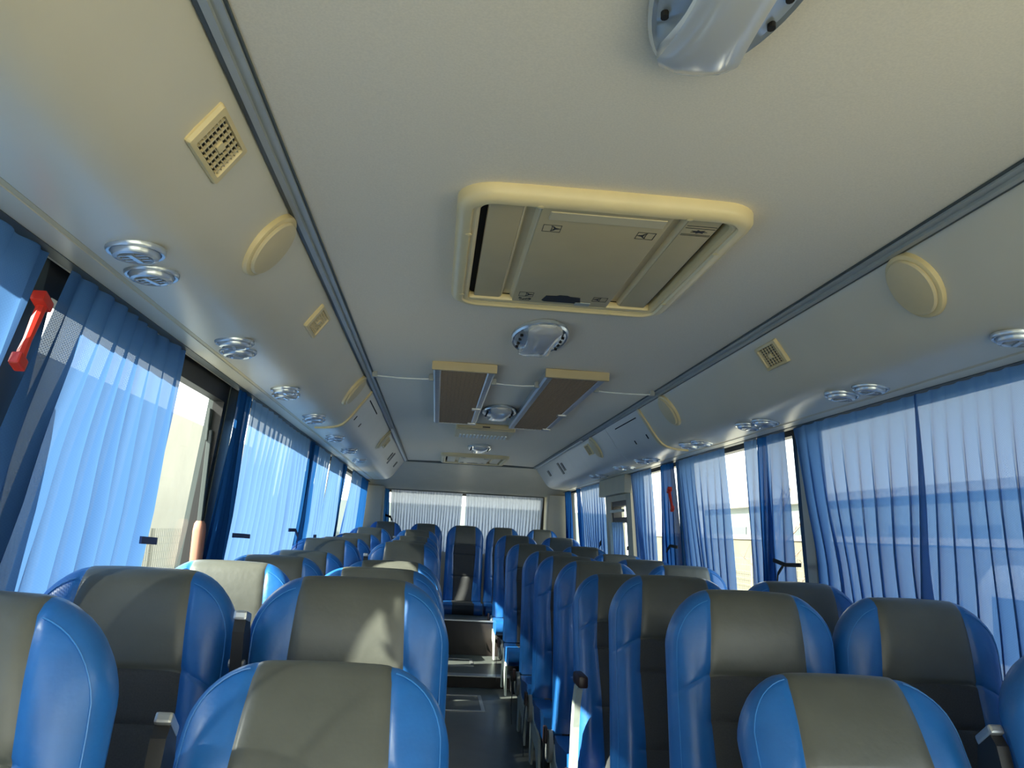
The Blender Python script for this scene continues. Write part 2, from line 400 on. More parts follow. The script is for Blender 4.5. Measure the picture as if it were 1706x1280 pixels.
# ------------------------------------------------------------------ curtains
def curtain(label, s, top, bot, n, amp, m, z1=1.714, z0=.76, inset=.024, group='blue window curtains', kfold=.13, wob=.012, mid=None, name='curtain', cat='curtain', seed=0, back=False):
    rnd = random.Random(seed+int(top[0]*100)+n*7)
    wd = [rnd.uniform(.75, 1.25) for _ in range(n)]; sm = sum(wd); acc = [0]
    for x in wd: acc.append(acc[-1]+x/sm)
    FY = [(0, 0, 0), (.12, .20, .45), (.25, .42, .75), (.40, .66, .75), (.52, .84, .45), (.60, .93, .05), (.66, .93, -.35), (.72, .84, -.60), (.78, .76, -.62), (.84, .74, -.80), (.90, .84, -.75), (.96, .95, -.35)]
    NU = len(FY); rows = 16
    bm = bmesh.new(); uvl = bm.loops.layers.uv.new('UVMap')
    G = []; ph = [rnd.uniform(-.5, .5) for _ in range(n+1)]; am = [rnd.uniform(.7, 1.25) for _ in range(n+1)]
    L = abs(top[1]-top[0])*1.6
    for j in range(rows+1):
        v = j/rows; row = []
        t = v**.9
        y0 = top[0]+(bot[0]-top[0])*t; y1 = top[1]+(bot[1]-top[1])*t
        if mid: 
            k = math.exp(-((v-mid[0])/.16)**2); y0 += mid[1]*k; y1 += mid[2]*k
        z = z1+(z0-z1)*v
        for i in range(n):
            for q in range(NU + (1 if i == n-1 else 0)):
                u = acc[i]+(acc[i+1]-acc[i])*q/NU; f = 2*PI*q/NU
                fy = FY[q] if q < NU else (1, 1, 0)
                pw = (acc[i+1]-acc[i])*(y1-y0)
                g = min(1, .35+v*1.3)
                a = amp*am[i]*g
                un = acc[i] + (acc[i+1]-acc[i])*(fy[1]*g + q/NU*(1-g))
                y = y0+un*(y1-y0) + wob*v*math.sin(3*u*PI+5*v+ph[i])
                x = a*fy[2] + .006*math.sin(7*u+4*v)
                if back: p = (y, s + x, z)
                else: p = (s*(wallx(z)-inset) + x, y, z)
                row.append((bm.verts.new(p), u*L, v*(z1-z0)))
        G.append(row)
    for j in range(rows):
        for i in range(len(G[0])-1):
            q = (G[j][i], G[j][i+1], G[j+1][i+1], G[j+1][i])
            f = bm.faces.new([a[0] for a in q])
            for lp, a in zip(f.loops, q): lp[uvl].uv = (a[1], a[2])
    me = bpy.data.meshes.new(name); bm.to_mesh(me); bm.free(); me.shade_smooth(); me.materials.append(m)
    o = bpy.data.objects.new(name, me); col.objects.link(o)
    return tag(o, label, cat, group)
CA, CB, CC = M['cloth_a'], M['cloth_b'], M['cloth_c']
curtain('blue mesh curtain at the left edge, before the red hammer', -1, (.55, 1.60), (.35, 1.36), 11, .020, CA)
curtain('wide sunlit blue curtain between the red hammer and the uncovered left window', -1, (1.71, 2.49), (1.42, 2.50), 9, .022, CA, mid=(.35, -.02, 0))
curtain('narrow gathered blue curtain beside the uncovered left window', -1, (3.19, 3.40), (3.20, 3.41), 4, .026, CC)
curtain('wide pale blue curtain behind the third left seat row', -1, (3.43, 5.02), (3.40, 4.98), 14, .022, CB)
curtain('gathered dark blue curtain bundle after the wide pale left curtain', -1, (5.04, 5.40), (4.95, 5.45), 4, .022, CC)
curtain('pale blue curtain left of the narrow bright slit', -1, (5.42, 5.98), (5.42, 5.92), 6, .020, CB)
curtain('blue curtain right of the narrow bright slit', -1, (6.08, 6.80), (5.98, 6.95), 7, .020, CB)
curtain('dark blue bundle before the bare strip of glass, far left', -1, (6.82, 7.12), (6.85, 6.98), 3, .020, CC)
curtain('pale blue curtain beyond the bare strip of glass, far left', -1, (7.62, 8.55), (7.42, 8.55), 8, .020, CB)
curtain('deep blue curtain next to the left rear pillar', -1, (8.57, 9.40), (8.57, 9.40), 7, .022, CC)
curtain('blue mesh curtain at the right edge, overlapping its neighbour', 1, (1.00, 2.40), (.85, 2.50), 18, .020, CA)
curtain('broad blue mesh curtain between the right edge curtain and the beige post', 1, (2.38, 3.28), (2.42, 3.12), 9, .020, CA, mid=(.55, .02, -.03))
curtain('thin blue curtain half drawn behind the black coat hook strap', 1, (3.36, 3.56), (3.38, 3.70), 3, .018, CA)
curtain('dark blue folded curtain edge beside the bare right window', 1, (3.56, 3.66), (3.62, 3.74), 2, .018, CC)
curtain('narrow pale curtain next to the bare right window', 1, (3.67, 3.83), (3.72, 3.83), 2, .018, CB)
curtain('pale blue curtain between two bare strips of right window', 1, (4.10, 4.98), (4.08, 4.80), 9, .018, CB)
curtain('dark blue gathered curtain behind the right hammer', 1, (5.02, 5.32), (4.95, 5.42), 4, .020, CC)
curtain('pale blue curtain beside the door section', 1, (5.56, 6.17), (5.56, 6.00), 7, .018, CB)
curtain('small bright blue curtain inside the door window', 1, (6.38, 6.84), (6.38, 6.84), 6, .012, CB, z1=1.36, z0=.85, inset=.055)
curtain('blue curtain beyond the door section', 1, (7.22, 8.35), (7.15, 8.20), 10, .020, CB)
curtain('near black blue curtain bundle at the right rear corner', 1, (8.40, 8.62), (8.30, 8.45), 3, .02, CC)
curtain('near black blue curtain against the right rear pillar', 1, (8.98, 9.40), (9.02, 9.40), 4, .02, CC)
gw = 'pale sheer curtains of the back window'
curtain('pale grey sheer curtain over the left half of the back window', 9.66, (-.86, -.04), (-.84, -.06), 26, .018, M['cloth_w'], z1=1.66, z0=.98, back=True, group=gw, wob=.004)
curtain('pale blue-grey sheer curtain over the right half of the back window', 9.66, (.00, .90), (.01, .87), 26, .018, M['cloth_w'], z1=1.66, z0=.98, back=True, group=gw, wob=.004)
curtain('narrow blue curtain edge at the left side of the back window', 9.62, (-.93, -.88), (-.93, -.84), 2, .012, CC, z1=1.66, z0=.98, back=True, wob=.002)

# curtain rails with their little runners
for s in (-1, 1):
    side = 'left' if s < 0 else 'right'
    bm = bmesh.new(); box(bm, min(s*1.085, s*1.115), max(s*1.085, s*1.115), YB+.05, 9.4, 1.7135, 1.7185)
    r = tag(link('curtain_rail', bm, M['seal']), 'thin dark curtain rail under the %s air duct' % side, 'rail', 'curtain rails')
rb = bbox(-.9, .9, 9.58, 9.60, 1.648, 1.66); tag(link('curtain_rail', rb, M['seal']), 'short curtain rail across the back window', 'rail', 'curtain rails')

# tie straps
def strap(label, pts, wdt=.012, m='navy'):
    bm = bmesh.new(); n = len(pts)
    A = [(Vector(p)+Vector((0, 0, wdt))) for p in pts]; B = [(Vector(p)-Vector((0, 0, wdt))) for p in pts]
    off = Vector((.003, 0, 0))
    L = []
    for a, b in zip(A, B): L.append([bm.verts.new(a+off), bm.verts.new(b+off), bm.verts.new(b-off), bm.verts.new(a-off)])
    for p, q in zip(L, L[1:]):
        for k in range(4): bm.faces.new((p[k], p[(k+1) % 4], q[(k+1) % 4], q[k]))
    bm.faces.new(L[0]); bm.faces.new(L[-1][::-1])
    return tag(link('curtain_tie', bm, M[m]), label, 'curtain tie', 'curtain tie straps')
xl = -wallx(1.2)+.055
strap('short navy strap on the sunlit left curtain beside the bare window', [(xl, 2.36, 1.16), (xl, 2.49, 1.155)], .010)
strap('navy tie strap crossing the pale left curtain after the gathered blue one', [(xl, 3.40, 1.165), (xl+.005, 3.55, 1.162), (xl, 3.70, 1.158)], .009)
strap('curved navy tie at the far end of the wide pale left curtain', [(xl+.01, 4.60, 1.185), (xl+.02, 4.75, 1.185), (xl+.02, 4.86, 1.15), (xl+.01, 4.90, 1.09)], .009)
strap('navy tie at the far left curtain by the bright slit', [(xl+.01, 5.55, 1.14), (xl+.01, 5.66, 1.14)], .014)
strap('navy tie knot hanging at the left edge, low on the first curtain', [(-1.12, 1.325, 1.10), (-1.12, 1.37, 1.08)], .012)
xr = wallx(1.2)-.05
strap('black forked tie strap by the beige post on the right', [(xr, 3.25, 1.165), (xr, 3.40, 1.16), (xr, 3.52, 1.175)], .008, 'belt')
strap('loose tail of the strap by the beige post on the right', [(xr-.01, 3.40, 1.155), (xr-.01, 3.45, 1.12), (xr-.01, 3.46, 1.07)], .006, 'belt')
strap('black tie strap under the right hammer', [(xr, 4.96, 1.20), (xr, 5.12, 1.205), (xr, 5.2, 1.17)], .009, 'belt')
strap('small black tie clip on the post beyond the door', [(xr-.02, 7.20, 1.19), (xr-.02, 7.26, 1.17)], .02, 'belt')
strap('small black tie clip on the post before the door', [(1.10, 6.14, 1.165), (1.10, 6.18, 1.165)], .015, 'belt')
strap('navy tie at the left edge of the back window', [(-.90, 9.55, 1.36), (-.84, 9.55, 1.34), (-.82, 9.55, 1.30)], .012)
strap('black tie at the right edge of the back window', [(.90, 9.55, 1.28), (.84, 9.55, 1.25), (.83, 9.55, 1.18)], .01, 'belt')

# emergency hammers
def hammer(label, x, y, z, lean):
    o = tag(empty('emergency_hammer', (x, y, z), (lean, 0, 0)), label, 'hammer', 'red emergency hammers')
    bm = bmesh.new(); tube(bm, [(0, 0, -.07), (0, 0, -.03), (0, 0, .02), (0, 0, .06)], [.010, .008, .010, .010], 8); link('hammer_handle', bm, M['red'], o, smooth=True)
    bm = bbox(-.013, .013, -.026, .016, .048, .070, .004); link('hammer_head', bm, M['red'], o, smooth=True)
    bm = bbox(-.01, .01, -.016, .016, -.09, -.066, .004); link('hammer_cradle', bm, M['red'], o)
    return o
hammer('red emergency hammer on the dark post at the left edge', -1.10, 1.575, 1.56, -.42)
hammer('red emergency hammer on the right wall between two curtains', 1.085, 4.99, 1.49, -.6)

# ------------------------------------------------------------------ ceiling fittings
def oval_lamp(y, label):
    o = tag(empty('ceiling_lamp', (.0, y, ZC+.010)), label, 'lamp', 'oval ceiling lamps')
    return o
lampkids = []
def build_lamp(o):
    bm = bmesh.new(); lathe(bm, [(1.04, 0), (1.04, -.010), (.99, -.016), (.93, -.014), (.6, -.030), (.0001, -.036)], 48, .098, .235)
    link('lamp_base', bm, M['chrome'], o, smooth=True)
    # centre lens running the long way
    bm = bmesh.new(); rows = []
    N = 20
    for j in range(N+1):
        t = -1+2*j/N; yy = t*.225; hw = .048*(1-.0*t)+.018*t*t; e = .098*math.sqrt(max(0, 1-(yy/.235)**2)); hw = min(hw, e*.98+.002)
        zz = -.020-.034*math.sqrt(max(0, 1-t*t*.98)); r_ = []
        for k in range(9):
            q = -1+2*k/8; r_.append(bm.verts.new((q*hw, yy, zz*(1-.22*q*q*q*q) )))
        for k in (8, 0): r_.append(bm.verts.new(((-1 if k == 0 else 1)*hw, yy, -.012)))
        rows.append(r_)
    for a, b in zip(rows, rows[1:]):
        for k in range(11): bm.faces.new((a[k], a[(k+1) % 11], b[(k+1) % 11], b[k]))
    bm.faces.new(rows[0]); bm.faces.new(rows[-1][::-1])
    link('lamp_lens', bm, M['lens'], o, smooth=True)
    for sx in (-1, 1):
        for yy in (-.09, -.03, .03, .09):
            bm = bmesh.new(); lathe(bm, [(.0055, -.020), (.0055, -.0275), (.0001, -.0275)], 10, 1, 1.3, sx*.073, yy); link('screw_hole', bm, M['darkhole'], o)
L0 = oval_lamp(.885, 'large silver oval ceiling lamp at the top edge, nearest the camera'); build_lamp(L0)
for y, lb in ((2.915, 'silver oval ceiling lamp just behind the cream roof hatch'), (4.85, 'silver oval ceiling lamp between the two air return grilles'), (7.05, 'small distant silver oval ceiling lamp before the rear hatch')):
    c = copy_tree(L0); c.location.y = y; c['label'] = lb

def hatch(cx, cy, sx, sy, label, detail=True, m1='cream', m2='tan'):
    o = tag(empty('roof_hatch', (cx, cy, ZC+.004)), label, 'roof hatch', 'roof hatches')
    ox, oy = .325*sx, .43*sy
    def L(a, b, r, z): return [(x, y, z) for x, y in rrect(-a, a, -b, b, r, 7)]
    bm = bmesh.new()
    loft(bm, [L(ox, oy, .085, .01), L(ox, oy, .085, -.012), L(ox-.006, oy-.006, .08, -.022), L(ox-.018, oy-.018, .072, -.028), L(ox-.032, oy-.032, .055, -.028), L(ox-.036, oy-.036, .05, -.022),
              L(ox-.043, oy-.043, .045, -.024), L(ox-.050, oy-.050, .04, -.020), L(ox-.054, oy-.054, .035, .012)], (True, False))
    link('hatch_frame', bm, M[m1], o, smooth=True)
    ix, iy = ox-.052, oy-.052
    link('hatch_recess', bbox(-ix, ix, -iy, iy, .0035, .006), M['darkhole'], o)
    # side panels, sunk channels, centre plate
    for k, s in enumerate((-1, 1)):
        a, b = sorted((s*(ix-.016), s*(ix-.092)))
        bm = bbox(a, b, -iy+.004, iy-.03, -.014, .004, .004); link('side_panel', bm, M[m2], o, smooth=True)
        a, b = sorted((s*(ix-.092), s*(ix-.130)))
        bm = bmesh.new()
        extrude(bm, [(a, -.012), (a+.004, -.010), (a+.009, .001), (b-.009, .001), (b-.004, -.010), (b, -.012), (b, .003), (a, .003)], -iy+.004, iy-.03, 'y')
        link('channel', bm, M['cream2'], o)
    cw = ix-.130
    bm = bbox(-cw, cw, -iy+.002, iy-.012, -.020, .0, .004); link('centre_plate', bm, M[m2], o, smooth=True)
    link('plate_rib', bbox(-cw+.02, cw-.01, -iy+.015, -iy+.06, -.0225, -.018, .002), M['cream2'], o)
    link('far_ledge', bbox(-ix, ix, iy-.03, iy, -.021, .0, .006), M[m1], o, smooth=True)
    if detail:
        bm = bmesh.new()
        extrude(bm, [(-.050, iy-.050), (.050, iy-.050), (.058, iy-.060), (.050, iy-.108), (.020, iy-.112), (.012, iy-.120), (-.012, iy-.120), (-.020, iy-.112), (-.050, iy-.108), (-.058, iy-.060)], -.0215, -.0190, 'z')
        h = link('handle_recess', bm, M['dark'], o)
        # printed pictograms: square, bow and arrow head
        def icon(px, py, d):
            bm = bmesh.new(); q = .021; z0, z1 = -.0208, -.0198; t = .0011
            for a in ((-q, q, -q, -q+t), (-q, q, q-t, q), (-q, -q+t, -q, q), (q-t, q, -q, q), (-.0007, .0007, -.016, .016)): box(bm, px+a[0], px+a[1], py+a[2], py+a[3], z0, z1)
            for k in range(8):
                a0 = -1.1+2.2*k/8; a1 = -1.1+2.2*(k+1)/8
                P = lambda a, r: (px + d*(-.010 + r*math.cos(a)), py + r*math.sin(a)*.95)
                extrude(bm, [P(a0, .019), P(a1, .019), P(a1, .0165), P(a0, .0165)], z0, z1, 'z')
            extrude(bm, [(px+d*.020, py), (px+d*.003, py-.0065), (px+d*.006, py), (px+d*.003, py+.0065)], z0-.0001, z1, 'z')
            return link('printed_symbol', bm, M['ink'], o)
        icon(-cw+.035, -iy+.115, 1); icon(cw-.035, -iy+.115, -1); icon(-cw+.035, iy-.105, 1); icon(cw-.035, iy-.105, -1)
        bm = bmesh.new()
        for k in range(5): extrude(bm, [(-cw+.018+.007*k, iy-.07+.004*((k*3) % 4)), (-cw+.026+.007*k, iy-.066+.004*((k*3) % 4)), (-cw+.024+.007*k, iy-.058+.004*((k*2) % 3)), (-cw+.016+.007*k, iy-.061)], -.0208, -.0198, 'z')
        box(bm, -cw+.02, -cw+.05, iy-.046, iy-.044, -.0208, -.0198)
        link('printed_mark', bm, M['ink'], o)
        link('latch_tab', bbox(cw-.10, cw-.055, iy-.062, iy-.030, -.0225, -.0195, .001), M['alupaint'], o)
        # warning print on the right side panel
        bm = bmesh.new(); x0 = ix-.088; x1 = ix-.020
        for yy in (.045, .058, .095, .102): box(bm, x0, x1, -iy+yy, -iy+yy+.0015, -.0148, -.0138)
        pts = []
        for k in range(14):
            r_ = .020 if k % 2 == 0 else .010; a = 2*PI*k/14; pts.append((ix-.052+r_*math.cos(a), -iy+.078+r_*.55*math.sin(a)))
        extrude(bm, pts, -.0148, -.0138, 'z'); link('printed_warning', bm, M['ink'], o)
        for px, py in ((-ox+.031, -.2), (-ox+.031, .30), (ox-.031, -.2), (ox-.031, .25), (-.15, -oy+.031), (.17, -oy+.031), (-.12, oy-.031), (.16, oy-.031)):
            bm = bmesh.new(); lathe(bm, [(.008, -.0265), (.008, -.0285), (.004, -.0300), (.0001, -.0302)], 10, 1, 1, px, py); link('screw_cap', bm, M['cream'], o, smooth=True)
    return o
hatch(-.005, 2.035, 1, 1, 'large cream plastic roof hatch with printed symbols and black handle recess')
hatch(0, 8.17, 1, 1, 'small distant roof hatch near the rear bulkhead', True, 'cream2', 'beige')

# air return grilles
def grille(x0, x1, y0, y1, label):
    o = tag(empty('air_return_grille', ((x0+x1)/2, (y0+y1)/2, ZC+.01)), label, 'ceiling grille', 'air return grilles')
    hx, hy = (x1-x0)/2, (y1-y0)/2; t = .035; h = -.034
    link('grille_end_cap', bbox(-hx-.005, hx+.005, -hy-.01, -hy+.012, h-.004, 0, .002), M['tan'], o)
    link('grille_far_cap', bbox(-hx, hx, hy-.012, hy, h, 0, .002), M['alu'], o)
    for s in (-1, 1):
        a, b = sorted((s*hx, s*(hx-t)))
        bm = bmesh.new(); extrude(bm, [(s*hx, 0), (s*hx, h+.008), (s*(hx-.008), h), (s*(hx-t+.006), h), (s*(hx-t), h+.006), (s*(hx-t), 0)], -hy+.012, hy-.012, 'y')
        link('grille_side_rail', bm, M['alu'], o)
    bm = bmesh.new(); box(bm, -hx+t, hx-t, -hy+.012, hy-.012, h+.010, h+.012); link('grille_filter', bm, M['grille'], o)
    bm = bmesh.new(); n = int((2*hy-.03)/.02)
    for k in range(n): yy = -hy+.02+k*.02; box(bm, -hx+t, hx-t, yy, yy+.004, h+.002, h+.009)
    q = int((2*hx-2*t)/.02)
    for k in range(q): xx = -hx+t+.01+k*.02; box(bm, xx, xx+.003, -hy+.012, hy-.012, h+.003, h+.0085)
    g = link('grille_mesh', bm, M['grille'], o); g['kind'] = 'stuff'
    for yy in (.18, hy-.10):
        link('grille_catch', bbox(hx-t-.02, hx-.006, yy, yy+.05, h-.006, h+.004, .002), M['alu'], o)
    return o
grille(-.385, -.115, 3.50, 5.34, 'left air return grille with aluminium frame and brown mesh')
grille(.105, .375, 3.50, 5.40, 'right air return grille with aluminium frame and brown mesh')
for (a, b, y, lb) in ((-.655, -.395, 3.80, 'thin white cord from the left ceiling edge to the left grille'), (-.105, .098, 3.80, 'thin white cord between the two air return grilles'), (.385, .655, 3.82, 'thin white cord from the right grille to the right ceiling edge')):
    o = tag(empty('ceiling_wire', (a, y, ZC-.016)), lb, 'wire', 'white ceiling wires'); n = b-a
    bm = bmesh.new(); tube(bm, [(n*k/8, 0, -.004*math.sin(PI*k/8)) for k in range(9)], .0035, 6); link('cord', bm, M['white'], o, smooth=True)
    for x in (0, n): link('cord_clip', bbox(x-.012, x+.012, -.010, .010, -.008, .022, .003), M['alupaint'], o)
# beige box with slotted light face
o = tag(empty('ceiling_box', (-.035, 5.78, ZC+.01)), 'beige ceiling box with a pale slotted face behind the grilles', 'ceiling box')
link('box_body', bbox(-.20, .20, -.24, .24, -.04, 0, .006), M['cream2'], o)
link('box_front', bbox(-.19, .19, -.28, -.22, -.034, 0, .004), M['tan'], o)
bm = bmesh.new()
for k in range(14): box(bm, -.17+k*.0245, -.155+k*.0245, .02, .20, -.046, -.039)
link('box_slats', bm, M['white'], o)
link('box_catch', bbox(-.025, .025, -.288, -.278, -.026, -.018), M['dark'], o)

# ------------------------------------------------------------------ duct fittings
def face_frame(s, q, y):
    x, z = on_face(s, q); n = Vector((s*FN.x, 0, FN.z)).normalized()
    return Vector((x, y, z)), n
def orient(o, p, n):
    """local z -> n (into the cabin), local y -> world y"""
    yv = Vector((0, 1, 0)); xv = yv.cross(n).normalized()
    o.matrix_world = Matrix(((xv.x, yv.x, n.x, p.x), (xv.y, yv.y, n.y, p.y), (xv.z, yv.z, n.z, p.z), (0, 0, 0, 1)))
def vent(s, y, label, q=.36):
    o = tag(empty('square_air_vent'), label, 'air vent', 'square air vents'); p, n = face_frame(s, q, y); orient(o, p+n*.000, n)
    a, b = .044, .086
    def L(e, f, z): return [(x, yy, z) for x, yy in rrect(-a+e, a-e, -b+f, b-f, .004, 2)]
    bm = bmesh.new(); loft(bm, [L(0, 0, -.01), L(0, 0, .004), L(.002, .004, .010), L(.010, .020, .011), L(.012, .024, .003)], (True, True))
    link('vent_frame', bm, M['cream'], o)
    link('vent_recess', bbox(-a+.012, a-.012, -b+.024, b-.024, .003, .0040), M['darkhole'], o)
    bm = bmesh.new()
    for k in range(6): yy = -b+.034+k*.0208; box(bm, -a+.012, a-.012, yy-.0016, yy+.0016, .004, .009)
    for k in range(7): xx = -a+.018+k*.0088; box(bm, xx-.0009, xx+.0009, -b+.024, b-.024, .004, .0085)
    link('vent_slats', bm, M['cream2'], o)
    link('vent_tab', bbox(-.008, .008, -.012, .012, .008, .012, .002), M['cream'], o)
def speaker(s, y, label, q=.42):
    o = tag(empty('round_speaker'), label, 'speaker cover', 'round cream speaker covers'); p, n = face_frame(s, q, y); orient(o, p-n*.004, n)
    bm = bmesh.new(); lathe(bm, [(.085, -.008), (.086, .006), (.083, .014), (.077, .017), (.073, .0165)], 40); link('speaker_rim', bm, M['cream'], o, smooth=True)
    bm = bmesh.new(); lathe(bm, [(.073, .010), (.0725, .020), (.069, .024), (.04, .027), (.0001, .028)], 40); link('speaker_cover', bm, M['cream2'], o, smooth=True)
vent(-1, 1.37, 'nearest square cream air vent on the left duct')
vent(-1, 2.60, 'second square cream air vent on the left duct')
vent(1, 2.61, 'nearest square cream air vent on the right duct')
vent(1, 5.95, 'square air vent beside a speaker far along the right duct')
vent(-1, 6.35, 'square air vent beside a speaker far along the left duct')
speaker(-1, 1.86, 'nearest round cream speaker cover on the left duct')
speaker(-1, 3.88, 'second round cream speaker cover on the left duct, just before the cover panel')
speaker(1, 1.78, 'nearest round cream speaker cover on the right duct')
speaker(1, 3.86, 'second round cream speaker cover on the right duct, just before the cover panel')
speaker(1, 5.70, 'third round speaker cover far along the right duct')
speaker(-1, 6.05, 'third round speaker cover far along the left duct')

noz = None
def nozzle_proto():
    o = empty('reading_air_nozzle')
    bm = bmesh.new(); lathe(bm, [(.054, .004), (.054, -.003), (.051, -.007), (.046, -.006), (.043, -.002)], 32); link('nozzle_flange', bm, M['nozzle'], o, smooth=True)
    bm = bmesh.new(); lathe(bm, [(.043, .002), (.043, -.010), (.040, -.015), (.033, -.017), (.029, -.014), (.028, -.004)], 32); link('nozzle_ring', bm, M['nozzle'], o, smooth=True)
    bm = bmesh.new(); lathe(bm, [(.030, -.003), (.030, -.006), (.0001, -.006)], 20); link('nozzle_throat', bm, M['darkhole'], o)
    bm = bmesh.new()
    for k in (-1, 0, 1): box(bm, -.026, .026, k*.013-.0014, k*.013+.0014, -.016, -.006)
    box(bm, -.005, .005, -.022, .022, -.018, -.006)
    link('nozzle_vanes', bm, M['nozzle'], o)
    return o
sp = nozzle_proto(); first = True
posn = {-1: [(1.55, 1.70), (2.33, 2.46), (3.13, 3.26), (3.88, 4.02), (4.72, 4.86), (5.50, 5.64), (6.30, 6.44)], 1: [(1.54, 1.68), (2.35, 2.49), (3.16, 3.29), (3.96, 4.10), (4.93, 5.07), (5.55, 5.69), (6.45, 6.6)]}
ords = ['first', 'second', 'third', 'fourth', 'fifth', 'sixth', 'seventh', 'eighth', 'ninth', 'tenth', 'eleventh', 'twelfth', 'thirteenth']
for s in (-1, 1):
    for i, pr in enumerate(posn[s]):
        for j, y in enumerate(pr):
            o = sp if first else copy_tree(sp); first = False
            o.location = (s*.925 if (j == 0) == (s < 0) else s*.945, y, 1.7165); o.rotation_euler = (0, s*.05, random.uniform(-.5, .5))
            tag(o, 'round silver air nozzle, %s of the %s pair under the %s duct' % ('nearer' if j == 0 else 'farther', ords[i], 'left' if s < 0 else 'right'), 'air nozzle', 'air nozzles above the %s seats' % ('left' if s < 0 else 'right'))

# ------------------------------------------------------------------ seats
W0, H0 = .218, .80           # half width, height of the backrest over its hinge
def ztop(x):
    a = abs(x); xr = W0-.125
    c = 0 if a <= xr else .145*(1-math.sqrt(max(0, 1-((a-xr)/(W0-xr))**2)))
    return H0 - .012*(a/W0)**2 - c
def half(x):
    a = min(1, abs(x)/W0); return .052*(max(0, 1-a**4.5))**.5
def bolster(x, z):
    a = abs(x)/W0
    b = .020*math.exp(-((a-.78)/.17)**2)
    low = min(1, max(0, (z-.05)/.1)) * min(1, max(0, (H0-.06-z)/.25))
    head = .016*math.exp(-((z-.70)/.10)**2)
    lum = .014*math.exp(-((z-.28)/.12)**2)
    cr = 0
    if a < .62:
        for zs in (.585, .48, .25): cr -= .006*math.exp(-((z-zs)/.006)**2)
    elif z > .3: cr -= .004*math.exp(-((z-.585+.12*(a-.6))/.005)**2)
    # stitched valley along the colour seam
    sm = -.005*math.exp(-((abs(x)-seamx(z))/.006)**2)
    return b*low + head + lum + cr*(1 if z < ztop(x)-.05 else 0) + sm
def seamx(z): return .112 + .016*min(1, max(0, (H0-z)/.30)) - .020*min(1, max(0, (.52-z)/.45))
def lean(z): return -.02*math.sin(min(1, z/H0)*PI)*.6
def surf(x, p):
    """p in 0..1 front bottom->top, 1..2 top->back bottom"""
    zt = ztop(x); h = half(x)
    r = min(.05, h*.95+.002)
    if p <= 1:
        z = p*(zt-r); 
        return (x, -h - bolster(x, z)*min(1, h/.03) + lean(z), z)
    if p <= 2:
        a = (p-1)*PI; z = zt-r+r*math.sin(a); hh = h
        f = bolster(x, zt-r)*min(1, h/.03)
        return (x, -math.cos(a)*hh - f*(1+math.cos(a))/2 + lean(z), z)
    z = (3-p)*(zt-r)
    return (x, h + lean(z), z)
zs = sorted(set([k/30 for k in range(31)] + [(v+o_)/(H0-.05) for v in (.585, .48, .25) for o_ in (-.008, -.004, 0, .004, .008)]))
ps_front = [z for z in zs]
ps_top = [1+k/8 for k in range(1, 9)]
ps_back = [2+k/6 for k in range(1, 7)]
def xcols(lo, hi, n):
    return [lo+(hi-lo)*k/n for k in range(n+1)]
def backmesh(cols, ps, seamlo=None, fcol=None):
    bm = bmesh.new(); G = []
    for c in cols:
        G.append([bm.verts.new(surf(c if not callable(c) else c(p), p)) for p in ps])
    for A, B in zip(G, G[1:]):
        for k in range(len(ps)-1):
            try: bm.faces.new((A[k], B[k], B[k+1], A[k+1]))
            except ValueError: pass
    return bm
def zofp(p): return min(p, 1)*(H0-.05) if p <= 1 else (H0 if p <= 2 else (3-p)*(H0-.05))
def colf(t, s, outer):
    # t 0 at seam .. 1 at the outer edge
    if outer:
        def f(p):
            sx = seamx(zofp(p)); return s*(sx+(W0-sx)*t)
    else:
        def f(p): return t*seamx(zofp(p))
    return f
outer_t = [0, .03, .08, .16, .28, .42, .56, .68, .78, .86, .92, .96, .985, 1.0]
inner_t = [-1, -.97, -.92, -.8, -.6, -.3, 0, .3, .6, .8, .92, .97, 1]
